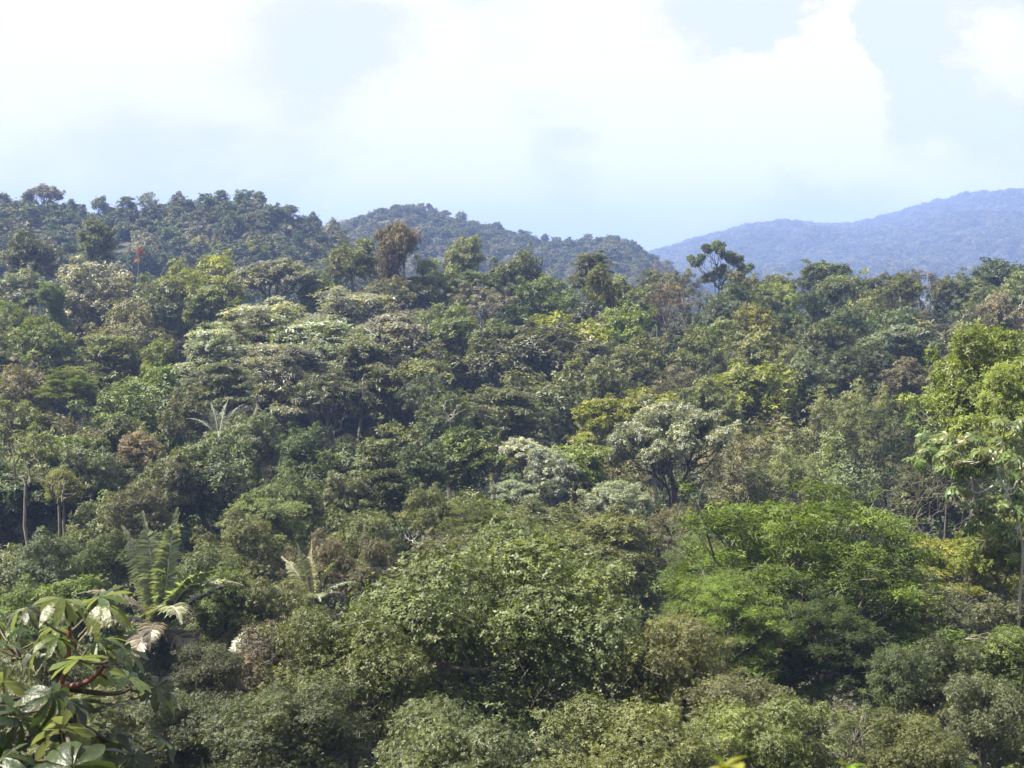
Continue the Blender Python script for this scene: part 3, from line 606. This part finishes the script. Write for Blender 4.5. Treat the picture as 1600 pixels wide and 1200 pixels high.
#PART2_START
# ------------------------------------------------------------------ palms
def palm_frond(rng, L, az, e0, e1, roll, leaflet=.8, width=.05, pairs=55, tatter=.0, lod=1.0):
    """feather frond: (leaflet verts, tris, attrs), (midrib verts, quads)"""
    n = 26; s = np.linspace(0, 1, n); el_ = np.radians(e0 + (e1 - e0) * s ** 1.6)
    h = np.array([math.cos(az), math.sin(az), 0]); up0 = np.array([0, 0, 1.])
    tg = np.cos(el_)[:, None] * h + np.sin(el_)[:, None] * up0
    path = np.concatenate([[[0, 0, 0]], np.cumsum((tg[1:] + tg[:-1]) * .5 * L / (n - 1), 0)])
    sidev = np.cross(h, up0)
    rib = tube(path, np.linspace(.075, .010, n), 5)
    k = pairs; u = np.repeat(np.linspace(.13, .995, k), 2); sg = np.tile([1., -1.], k)
    u = np.clip(u + rng.normal(size=2 * k) * .004, 0, 1)
    if tatter: keep = rng.random(2 * k) > tatter; u = u[keep]; sg = sg[keep]
    m = len(u)
    P = np.stack([np.interp(u, s, path[:, i]) for i in range(3)], -1); Tt = norm(np.stack([np.interp(u, s, tg[:, i]) for i in range(3)], -1))
    nr = np.cross(np.tile(sidev, (m, 1)), Tt)
    ro = roll * (.3 + .7 * u)
    sv = sidev * np.cos(ro)[:, None] + nr * np.sin(ro)[:, None]; nv = nr * np.cos(ro)[:, None] - sidev * np.sin(ro)[:, None]
    ll = leaflet * (np.sin(np.clip(u * 1.05 + .12, 0, 1) * np.pi) ** .6 * .85 + .15) * (.85 + .3 * rng.random(m)) * np.where(u > .93, .6, 1)
    fw = .45 + .5 * u ** 3
    d0 = norm(sv * sg[:, None] + Tt * fw[:, None] + nv * (.25 + .12 * rng.normal(size=m))[:, None])
    w = width * (.8 + .4 * rng.random(m))
    across = norm(Tt - d0 * (Tt * d0).sum(-1, keepdims=True))
    m1 = P + d0 * (ll * .5)[:, None]; m1[:, 2] -= ll * .06
    tp = P + d0 * (ll * .92)[:, None]; tp[:, 2] -= ll * (.22 + .12 * rng.random(m))
    V = np.stack([P - across * w[:, None] * .3, P + across * w[:, None] * .3, m1 - across * w[:, None] * .5, m1 + across * w[:, None] * .5, tp], 1)
    F = np.array([[0, 1, 3], [0, 3, 2], [2, 3, 4]])
    faces = (np.arange(m)[:, None, None] * 5 + F[None]).reshape(-1, 3)
    ti = np.repeat(rng.random(m), 3)
    return (V.reshape(-1, 3), faces, {'tint': ti, 'shoot': np.full(len(faces), .4)}), rib
M_FROND = leaf_material('palm_leaf_tissue', rough=.42, transl=.30)
def palm(px, py, d, fronds, label, trunk_r=.16, leaflet=.8, width=.06, seed=1, group='palms', name='palm', pairs=55, bark=M_BARK, tone=1.0):
    rng = np.random.default_rng(seed); P = at(px, py, d)
    gz = float(ground_z(P.x, P.y)); hgt = P.z - gz
    root = bpy.data.objects.new(name, None); col.objects.link(root); root.location = (P.x, P.y, gz)
    tp = bend(rng, (0, 0, -2), (0, 0, hgt), 9, 0, .01)
    link('trunk', make_mesh('trunk', *tube(tp, np.linspace(trunk_r * 1.2, trunk_r * .9, 9), 8), bark, True), root)
    for (az, e0, e1, L, roll, dead) in fronds:
        fm, rib = palm_frond(rng, L, R_(az), e0, e1, R_(roll), leaflet * (.8 if dead else 1), width, pairs, .25 if dead else .02)
        fo = link('dead_frond' if dead else 'frond', make_mesh('frond', fm[0], fm[1], M_FROND, False, fm[2]), root); fo.location = (0, 0, hgt)
        fo.color = ((.15, .13, .09, .2) if dead else (.225 * tone * (.88 + .24 * rng.random()), .245 * tone, .150 * tone, .7))
        if dead: fo['label'] = 'dry brown hanging frond'
        link('midrib', make_mesh('midrib', *rib, M_PALE if not dead else M_BARK, True), fo)
    prop(root, label, 'palm', group); return root
# frond: azimuth (0 = right, 90 = away from the camera), starting and ending elevation, length, roll, dead
palm(252, 985, 77, [(160, 83, 78, 6.0, 75, 0), (175, 78, 58, 5.6, 60, 0), (20, 84, 78, 6.2, 85, 0), (55, 82, 68, 5.9, 60, 0), (5, 62, -28, 5.2, 5, 0), (-60, 62, -55, 4.0, 0, 0), (-15, 66, 10, 4.8, 30, 0), (110, 70, 30, 5.0, 0, 0),
                    (190, 52, -20, 5.0, 0, 1), (205, 30, -60, 4.6, 0, 1), (12, 45, 5, 4.6, 10, 1), (-90, 40, -88, 3.4, 0, 1), (-40, 10, -88, 3.0, 0, 1), (250, 15, -88, 3.2, 0, 1)],
     'large palm with upright green fronds and brown dead skirt, lower left', .2, 1.2, .14, 3, pairs=112)
palm(488, 950, 84, [(170, 80, 72, 3.6, 60, 0), (95, 86, 82, 3.7, 80, 0), (150, 68, 25, 3.4, 20, 0), (20, 72, 40, 3.2, 40, 0), (10, 55, -25, 3.2, 10, 0), (-70, 60, -40, 2.4, 0, 0), (200, 55, -20, 3.0, 0, 1), (35, 40, -50, 2.6, 0, 1)],
     'smaller palm with greyish upright fronds right of the large palm', .14, .8, .09, 5, pairs=84)
palm(342, 690, 146, [(35, 75, 12, 4.6, 10, 0), (0, 60, -62, 4.4, 0, 0), (130, 80, 50, 3.8, 40, 0), (175, 62, -10, 4.0, 0, 0), (-80, 55, -50, 3.2, 0, 0), (60, 80, 50, 4.4, 30, 0)],
     'palm with a few arching pale fronds in the left middle of the slope', .14, .9, .11, 7, pairs=40, tone=.55)
palm(405, 1145, 58, [(165, 50, -25, 1.6, 0, 0), (20, 48, -10, 1.5, 0, 0), (215, 25, -50, 1.5, 0, 0), (-30, 40, -45, 1.4, 0, 0), (80, 75, 40, 1.4, 20, 0)], 'little palm with spreading fronds beside the bottom centre bushes', .07, .42, .035, 9, name='palm')
palm(322, 1172, 54, [(a, 62 - (a * 7) % 50, -40, .75, 0, 0) for a in range(0, 360, 36)] + [(200, 0, -80, .8, 0, 1)], 'small round-headed palm on a short stem at the bottom edge', .05, .32, .035, 11, name='palm', pairs=30)
palm(1288, 548, 236, [(a, 60, -45, 3.2, 0, 0) for a in (10, 70, 130, 190, 250, 310)], 'small palm with drooping head under the dark vine columns', .12, .8, .13, 13, bark=M_PALE, pairs=30)
palm(890, 374, 1290, [(a, 66, -48, 5.0, 0, 0) for a in (0, 35, 80, 120, 165, 190, 230, 270, 310)], 'tiny palm silhouette on the middle hill skyline', .2, 1.3, .32, 15, pairs=24)
palm(360, 1040, 66, [(25, 45, 10, 2.2, 0, 0), (200, 20, -55, 1.8, 0, 1), (60, 60, 30, 1.9, 0, 0)], 'half-hidden palm sprig below the large palm', .07, .5, .045, 17)

# ------------------------------------------------------------------ bare and dead wood
def bare(rng, p0, dirv, L, r, depth, parts, spread=.7, up=.15):
    p1 = np.asarray(p0) + np.asarray(dirv) * L; path = bend(rng, p0, p1, 6, 0, .09)
    parts.append(tube(path, np.linspace(r, r * .55, 6), 5 if depth else 4))
    if depth == 0: return
    for _ in range(rng.integers(2, 4)):
        nd = norm(np.asarray(dirv) + rng.normal(size=3) * spread + np.array([0, 0, up])); bare(rng, path[rng.integers(3, 6)], nd, L * rng.uniform(.55, .8), r * .55, depth - 1, parts, spread, up)
def dead_tree(px, py, d, L, dirs, r, label, name='dead_tree', mat=M_PALE, depth=3, seed=1, spread=.7, up=.1, cat_='dead tree', hook=None):
    rng = np.random.default_rng(seed); P = at(px, py, d); gz = float(ground_z(P.x, P.y)); h = P.z - gz
    root = bpy.data.objects.new(name, None); col.objects.link(root); root.location = (P.x, P.y, gz)
    link('trunk', make_mesh('trunk', *tube(bend(rng, (rng.normal() * .6, 0, -2), (0, 0, h), 9, 0, .02), np.linspace(r * 1.5, r, 9), 7), M_BARK, True), root)
    for dv in dirs:
        ps = []; bare(rng, (0, 0, h), norm(np.array(dv, float)), L, r * .8, depth, ps, spread, up)
        link('branch', make_mesh('branch', *cat(ps), mat, True), root)
    prop(root, label, cat_); 
    if hook: hook(root, h, rng)
    return root
def red_epiphytes(root, h, rng):
    for k in range(3):
        c = rng.normal(size=(3, 3)) * .5 + np.array([.1, 0, h + .3 + k * .9]); V, F, A = foliage(rng, c, np.full((3, 3), .38), 26, 6, .45, .12, up=.3)
        e = link('epiphyte', make_mesh('epiphyte', V, F, M_LEAF, False, A), root); e.color = (.24, .085, .045, .4); e['label'] = 'reddish tuft of epiphyte leaves'
dead_tree(217, 402, 345, 2.6, [(.35, 0, 1), (-.5, .1, .9), (.1, -.2, 1)], .13, 'bare white branch with reddish tufts poking above the left ridge', depth=2, seed=4, hook=red_epiphytes)
dead_tree(1577, 500, 262, 3.0, [(.8, 0, .25), (-.25, .1, 1), (.7, -.1, .8)], .17, 'bleached bare branches near the right edge below the ridge', depth=2, seed=8)
dead_tree(655, 862, 97, 1.2, [(-.45, 0, 1), (.9, 0, .25)], .09, 'small broken pale snag above the left of the massive bottom centre tree', name='dead_snag', depth=2, seed=3)
dead_tree(1400, 850, 84, 2.4, [(.9, 0, .55), (.6, 0, .9), (.95, .1, .2), (-.2, 0, 1), (.4, -.2, 1), (.8, .2, .8)], .045, 'tangle of bare pale brown twigs left of the palmate-leaved tree', name='bare_shrub', depth=3, seed=12, spread=.5, cat_='bare shrub', mat=M_BARK)
dead_tree(1480, 770, 100, 1.8, [(-.9, 0, .3), (-.8, .2, -.2), (-.6, 0, .8)], .05, 'leaning bare branch reaching left beside the palmate-leaved tree', name='bare_shrub', depth=3, seed=15, spread=.4, cat_='bare shrub', mat=M_BARK)
dead_tree(1012, 452, 300, 3.2, [(-.6, 0, 1), (.3, 0, 1), (.7, 0, .8), (0, .3, 1)], .10, 'dry orange-brown twigs on the ridge left of the emergent tree', name='bare_shrub', depth=3, seed=21, cat_='bare shrub', mat=bark_material('dry_orange_twig', (.17, .11, .06), (.26, .17, .09)))
dead_tree(567, 600, 190, 1.0, [(.1, 0, 1)], .06, 'thin straight pale trunk in the dark gap below the silvery canopy', name='dead_snag', depth=1, seed=22, cat_='dead tree')
dead_tree(704, 660, 165, 1.4, [(.3, 0, 1), (-.5, 0, .8)], .07, 'pale straight trunk left above the vivid green dome', name='dead_snag', depth=2, seed=23, cat_='dead tree')
dead_tree(40, 760, 104, 2.4, [(.4, 0, 1), (-.3, 0, 1)], .10, 'forked dark bare trunk at the left edge', name='leafless_tree', depth=3, seed=24, cat_='dead tree', mat=M_BARK)
dead_tree(92, 790, 106, 1.5, [(.3, 0, 1), (-.3, 0, 1), (.7, 0, .5)], .08, 'slender brown trunk beside the forked trunk at the left', name='leafless_tree', depth=3, seed=25, cat_='dead tree', mat=M_BARK)

# ------------------------------------------------------------------ big palmate leaves
def palmate(rng, lobes=9, R=.36, droop=.30, span=330):
    """leaf with a centre stalk point at the origin, blade in xy, +z up; lobes free for most of their length"""
    Vs, Fs, o_ = [], [], 0; prof = [(.06, .030), (.30, .075), (.55, .135), (.78, .150), (.93, .085), (1.0, .004)]
    for i in range(lobes):
        a = math.radians(90 + (i - (lobes - 1) / 2) * span / (lobes - 1)); Lr = R * (.72 + .36 * math.cos((i - (lobes - 1) / 2) / lobes * 2.4)) * rng.uniform(.93, 1.06)
        ax = np.array([math.cos(a), math.sin(a), 0]); sd_ = np.array([-math.sin(a), math.cos(a), 0]); dr = droop * rng.uniform(.1, 2.0); tw = rng.normal() * .35; a += rng.normal() * .07; ax = np.array([math.cos(a), math.sin(a), 0]); sd_ = np.array([-math.sin(a), math.cos(a), 0])
        rows = []
        for s, w in prof:
            c = ax * Lr * s * math.cos(dr * s * .6) + np.array([0, 0, -dr * Lr * s * s + .02 * R])
            e = .22 * w * R * 1.3
            wv = w * R * (1.1 + .16 * math.sin(s * 19 + i * 2.1))
            rows += [c + sd_ * wv + np.array([0, 0, e + tw * wv]), c, c - sd_ * wv + np.array([0, 0, e - tw * wv])]
        Vs.append(np.array(rows)); n = len(prof)
        for j in range(n - 1):
            b_ = o_ + j * 3; Fs += [[b_, b_ + 1, b_ + 4, b_ + 3], [b_ + 1, b_ + 2, b_ + 5, b_ + 4]]
        o_ += n * 3
    V = np.concatenate(Vs); F = np.array(Fs)
    return V, F, {'tint': np.repeat(rng.random(lobes), len(F) // lobes) * .5 + .25, 'shoot': np.full(len(F), .45)}
rl = np.random.default_rng(77)
LEAFMESH = []
for k in range(4):
    V, F, A = palmate(rl, 9 + k % 2, .36, .22 + .16 * k); LEAFMESH.append(make_mesh('palmate_leaf', V, F, M_CEC, True, A))
def add_leaf(root, tip, az, el_, plen, size, hang, color, rng, petiole=True, mats=None):
    """one palmate leaf on its stalk; hang tips the blade down from the stalk end"""
    h = np.array([math.cos(az), math.sin(az), 0.]); dv = h * math.cos(el_) + np.array([0, 0, math.sin(el_)])
    end = np.asarray(tip) + dv * plen
    lf = link('leaf', LEAFMESH[rng.integers(0, 4)], root); lf.location = end; lf.scale = (size,) * 3
    # blade +y points outward, tipped down by hang
    y = Vector(h * math.cos(hang) - np.array([0, 0, math.sin(hang)])); x = Vector((math.sin(az), -math.cos(az), 0)).normalized(); z = x.cross(y)
    M = Matrix((x, y, z)).transposed(); lf.rotation_euler = (M @ Matrix.Rotation(rng.normal() * .25, 3, 'Y')).to_euler(); lf.color = color
    if petiole:
        p = bend(rng, tip, end, 5, .06, .01)
        return tube(p, np.linspace(.011, .007, 5) * (size if size > 1 else 1), 5)
# palmate-leaved tree at the right edge
def cecropia(tips, trunk_px, d, label, size, seed, color):
    rng = np.random.default_rng(seed); P = at(trunk_px[0][0], trunk_px[0][1], d); gz = float(ground_z(P.x, P.y))
    root = bpy.data.objects.new('palmate_tree', None); col.objects.link(root); root.location = (P.x, P.y, gz); O = np.array(root.location)
    tp = np.array([np.array(at(x, y, d)) - O for x, y in trunk_px]); tp = np.concatenate([[tp[0] * [1, 1, 0] + [0, 0, -1.5]], tp])
    uu = np.linspace(0, len(tp) - 1, 26); tp = np.stack([np.interp(uu, np.arange(len(tp)), tp[:, i]) for i in range(3)], -1)
    for _ in range(3): tp[1:-1] = (tp[:-2] + tp[1:-1] * 2 + tp[2:]) / 4
    link('trunk', make_mesh('trunk', *tube(tp, np.linspace(.08, .04, 26), 8), M_PALE, True), root)
    pet = []
    for (x, y) in tips:
        tip = np.array(at(x, y, d + rng.uniform(-2.2, 2.2))) - O
        cand = tp[tp[:, 2] < tip[2] + .5]; st = cand[np.argmin(((cand - tip) ** 2).sum(-1))] if len(cand) else tp[0]
        link('branch', make_mesh('branch', *tube(bend(rng, st, tip, 7, .10, .03), np.linspace(.05, .022, 7), 6), M_PALE, True), root)
        n = rng.integers(7, 10); a0 = rng.random() * 6.28
        for k in range(n):
            c = [color[i] * (.8 + .4 * rng.random()) for i in range(3)]
            pet.append(add_leaf(root, tip, a0 + k * 2.4, rng.uniform(.05, .9), rng.uniform(.35, .6), size * rng.uniform(.8, 1.15), rng.uniform(.1, .8), (*c, .6), rng))
    prop(link('leaf_stalks', make_mesh('leaf_stalks', *cat(pet), M_STALK, True), root), kind='stuff')
    return prop(root, label, 'tree')
cecropia([(1470, 690), (1500, 694), (1545, 688), (1572, 668), (1596, 664), (1482, 716), (1530, 714), (1560, 702), (1592, 698), (1476, 738), (1512, 744), (1604, 735), (1562, 788), (1592, 782), (1540, 812), (1520, 828), (1574, 836), (1546, 852), (1602, 848), (1500, 770), (1455, 705), (1520, 690), (1550, 725), (1490, 700), (1580, 720), (1530, 795), (1585, 805), (1560, 830), (1440, 720), (1500, 725), (1570, 740), (1535, 735), (1595, 755), (1450, 690)],
         [(1592, 925), (1600, 870), (1592, 815), (1575, 775), (1562, 745), (1550, 715)], 74, 'palmate-leaved tree with pale curved trunk at the right edge', 1.12, 5, (.105, .135, .042))
# close palmate-leaved tree, lower left
def near_cecropia():
    d = 11.0; rng = np.random.default_rng(42); P = at(92, 1260, d); gz = float(ground_z(P.x, P.y))
    root = bpy.data.objects.new('palmate_tree', None); col.objects.link(root); root.location = (P.x, P.y, gz); O = np.array(root.location)
    def q(x, y, dd=0): return np.array(at(x, y, d + dd)) - O
    fork = q(93, 1074)
    tr = np.array([[0, 0, -1], [0, 0, 2], q(88, 1250), q(92, 1150), fork]); uu = np.linspace(0, 4, 18); tr = np.stack([np.interp(uu, range(5), tr[:, i]) for i in range(3)], -1)
    link('trunk', make_mesh('trunk', *tube(tr, np.linspace(.07, .035, 18), 9), M_DARK, True), root)
    shoots = [  # path pixels, depth offset of the tip, leaves, leaf scale
        ([(93, 1074), (104, 1048), (108, 1020), (108, 985)], 0, 8, 1.0), ([(93, 1074), (130, 1070), (155, 1052), (170, 1028)], -.3, 8, .95), ([(93, 1074), (70, 1082), (40, 1090), (14, 1094)], -.5, 8, 1.1),
        ([(93, 1074), (96, 1100), (104, 1140), (108, 1165)], -.9, 8, 1.15), ([(104, 1048), (80, 1052), (50, 1040), (20, 1012)], .4, 6, .9), ([(93, 1074), (140, 1082), (185, 1085), (205, 1075)], .2, 7, 1.0), ([(93, 1074), (60, 1110), (40, 1160), (30, 1190)], -.7, 6, 1.1), ([(100, 1120), (140, 1140), (170, 1160), (186, 1165)], .3, 6, 1.1)]
    for i, (pp, dd, n, sc) in enumerate(shoots):
        path = np.array([q(x, y, dd * k / 3) for k, (x, y) in enumerate(pp)]); uu = np.linspace(0, 3, 12); pa = np.stack([np.interp(uu, range(4), path[:, j]) for j in range(3)], -1)
        for _ in range(2): pa[1:-1] = (pa[:-2] + pa[1:-1] * 2 + pa[2:]) / 4
        link('branch', make_mesh('branch', *tube(pa, np.linspace(.024, .014, 12), 7), M_RED if i in (0, 1) else M_DARK, True), root)
        tip = pa[-1]; a0 = rng.random() * 6.28
        for k in range(n):
            if rng.random() < .18: continue
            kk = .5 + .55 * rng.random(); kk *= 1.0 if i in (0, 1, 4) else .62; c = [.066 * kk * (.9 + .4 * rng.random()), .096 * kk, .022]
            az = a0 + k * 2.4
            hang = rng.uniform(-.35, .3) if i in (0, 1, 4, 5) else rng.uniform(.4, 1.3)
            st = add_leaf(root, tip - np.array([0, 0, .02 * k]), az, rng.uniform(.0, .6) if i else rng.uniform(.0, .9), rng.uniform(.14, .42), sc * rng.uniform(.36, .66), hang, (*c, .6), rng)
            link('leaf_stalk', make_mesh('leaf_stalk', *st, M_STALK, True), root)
    # red-brown sheath round the growing tip
    for (x, y0_, y1_, w) in ((108, 1004, 972, .019), (96, 1022, 1006, .014), (117, 1016, 996, .015)):
        a, b_ = q(x, y0_), q(x + 1, y1_); pth = np.linspace(0, 1, 8)[:, None] * (b_ - a) + a
        link('bud_sheath', make_mesh('bud_sheath', *tube(pth, np.array([.5, .8, 1, 1.05, .95, .75, .45, .08]) * w, 8), M_RED, True), root)['label'] = 'reddish brown sheath at the shoot tip'
    return prop(root, 'close palmate-leaved tree with glossy lobed leaves in the lower left corner', 'tree')
near_cecropia()
# small plants close to the camera at the bottom edge
def sapling(px, py, d, lv, label, seed, color=(.17, .23, .02)):
    rng = np.random.default_rng(seed); P = at(px, py, d); gz = float(ground_z(P.x, P.y)); root = bpy.data.objects.new('sapling', None); col.objects.link(root); root.location = (P.x, P.y, gz); h = P.z - gz
    link('stem', make_mesh('stem', *tube(bend(rng, (0, 0, -.3), (0, 0, h), 8, 0, .01), np.linspace(.012, .004, 8), 6), M_BARK, True), root)
    for (az, el_, L, W) in lv:
        # ovate blade, 2 x 6 quads
        s = np.linspace(0, 1, 8); w = W * np.sin(np.pi * s ** .75) * .5; ax = np.array([math.cos(R_(az)) * math.cos(R_(el_)), math.sin(R_(az)) * math.cos(R_(el_)), math.sin(R_(el_))]); sv = norm(np.cross(ax, [0, 0.35, 1.])); nv = np.cross(sv, ax)
        c = ax[None] * (s * L)[:, None] - nv[None] * (s ** 2 * L * .25)[:, None] + np.array([0, 0, h]); rows = np.stack([c + sv * w[:, None] + nv * (w * .35)[:, None], c, c - sv * w[:, None] + nv * (w * .35)[:, None]], 1).reshape(-1, 3)
        F = np.array([f for j in range(7) for f in ([j * 3, j * 3 + 1, j * 3 + 4, j * 3 + 3], [j * 3 + 1, j * 3 + 2, j * 3 + 5, j * 3 + 4])])
        lf = link('leaf', make_mesh('leaf', rows, F, M_LEAF, True, {'tint': np.full(len(F), .5), 'shoot': np.full(len(F), .5)}), root); lf.color = (*[k * (.85 + .3 * rng.random()) for k in color], .7)
    return prop(root, label, 'sapling', 'saplings at the bottom edge')
sapling(1134, 1199, 2.2, [(-70, 25, .05, .036), (20, 35, .036, .026), (200, 0, .04, .024), (-100, -40, .044, .03), (150, 45, .034, .02)], 'bright yellow-green leaves of a near sapling at the bottom edge', 1, (.19, .21, .03))
sapling(1328, 1199, 2.8, [(10, 20, .03, .018), (160, 30, .03, .018), (-90, 10, .026, .018)], 'tiny bright leaf tip poking in at the bottom edge right of the sapling', 2)

# ------------------------------------------------------------------ labels that single out each tree
NEAR = [('the rusty vine-covered tree', 612, 415), ('the silvery umbrella tree', 1085, 690), ('the wide feathery tree', 1235, 900), ('the vivid green dome', 740, 710), ('the massive bottom centre tree', 820, 930), ('the large palm', 245, 920),
        ('the smaller palm', 490, 905), ('the bright right-edge tree', 1535, 590), ('the dark vine columns', 1250, 510), ('the tufted emergent tree', 1120, 405), ('the flat-topped ridge tree', 1290, 432), ('the silvery layered canopy', 490, 515),
        ('the palmate-leaved right tree', 1550, 770), ('the arching palm fronds', 345, 665), ('the bright vine column', 938, 455), ('the yellow-green open tree', 940, 665), ('the thin bottom-right tree', 1340, 1130), ('the forked bare trunk', 40, 790), ('the close lobed leaves', 120, 1080), ('the red-flecked dead branch', 218, 385), ('the dark right ridge tree', 1562, 440)]
HILL = [('the pale skyline tree', 62, 305), ('the thin skyline tree', 233, 320), ('the left hill summit', 390, 316), ('the saddle between hills', 510, 346), ('the middle hill summit', 640, 320), ('the skyline palm', 890, 366), ('the middle hill foot', 1030, 398)]
ORD = ['leftmost', 'second from left', 'third from left', 'fourth from left', 'fifth from left', 'sixth from left', 'seventh from left', 'eighth from left', 'ninth from left', 'tenth from left']
groups = {}
for t_ in TREES:
    prop(t_['o'], cat=t_['cat'], group=t_['group'])
    if t_['label']: t_['o']['label'] = t_['label']; continue
    hill_ = t_['group'] != 'trees on the near slope'; cy_ = t_['y'] + t_['w'] * .35
    nm, lx, ly = min(HILL if hill_ else NEAR, key=lambda k: (k[1] - t_['x']) ** 2 + ((k[2] - cy_) * 1.25) ** 2)
    dx, dy = t_['x'] - lx, (cy_ - ly) * 1.1; a = math.degrees(math.atan2(-dy, dx)) % 360
    dr = ['right of', 'above right of', 'above', 'above left of', 'left of', 'below left of', 'below', 'below right of'][int((a + 22.5) // 45) % 8]
    fm = {'tower': 'columnar', 'airy': 'airy', 'sparse': 'twiggy', 'umbrella': 'flat-topped'}.get(t_['style'], FORM[t_['style']])
    t_['base'] = f"{t_['colour']} {fm} {'hill tree' if hill_ else 'tree'} {dr} {nm}"
    groups.setdefault(t_['base'], []).append(t_)
for bse, l in groups.items():
    l.sort(key=lambda k: k['x'])
    for i, t_ in enumerate(l):
        t_['o']['label'] = bse if len(l) == 1 else f"{bse}, {('left' if i == 0 else 'right') + ' one' if len(l) == 2 else ORD[min(i, 9)]}"
#PART2_END
# ------------------------------------------------------------------ haze
M_HAZE, t = new_mat('haze_air')
pv = N(t, 'ShaderNodeVolumePrincipled'); pv.inputs['Color'].default_value = (.36, .51, 1.0, 1); pv.inputs['Density'].default_value = .00021; pv.inputs['Anisotropy'].default_value = 0
o = N(t, 'ShaderNodeOutputMaterial'); t.links.new(pv.outputs[0], o.inputs['Volume'])
x0, x1, y0, y1 = -4900, 4900, -160, 7700; z0 = float(gv[:, 2].min()) - 12; z1 = max(CAMZ + 80, float(gv[:, 2].max()) + 40)
hv = np.array([(x, y, z) for z in (z0, z1) for y in (y0, y1) for x in (x0, x1)], float)
hf = np.array([(0, 2, 3, 1), (4, 5, 7, 6), (0, 1, 5, 4), (2, 6, 7, 3), (0, 4, 6, 2), (1, 3, 7, 5)])
haze = prop(link('haze', make_mesh('haze', hv, hf, M_HAZE)), 'thin blue haze hanging over the forest and hills', 'haze', kind='stuff')
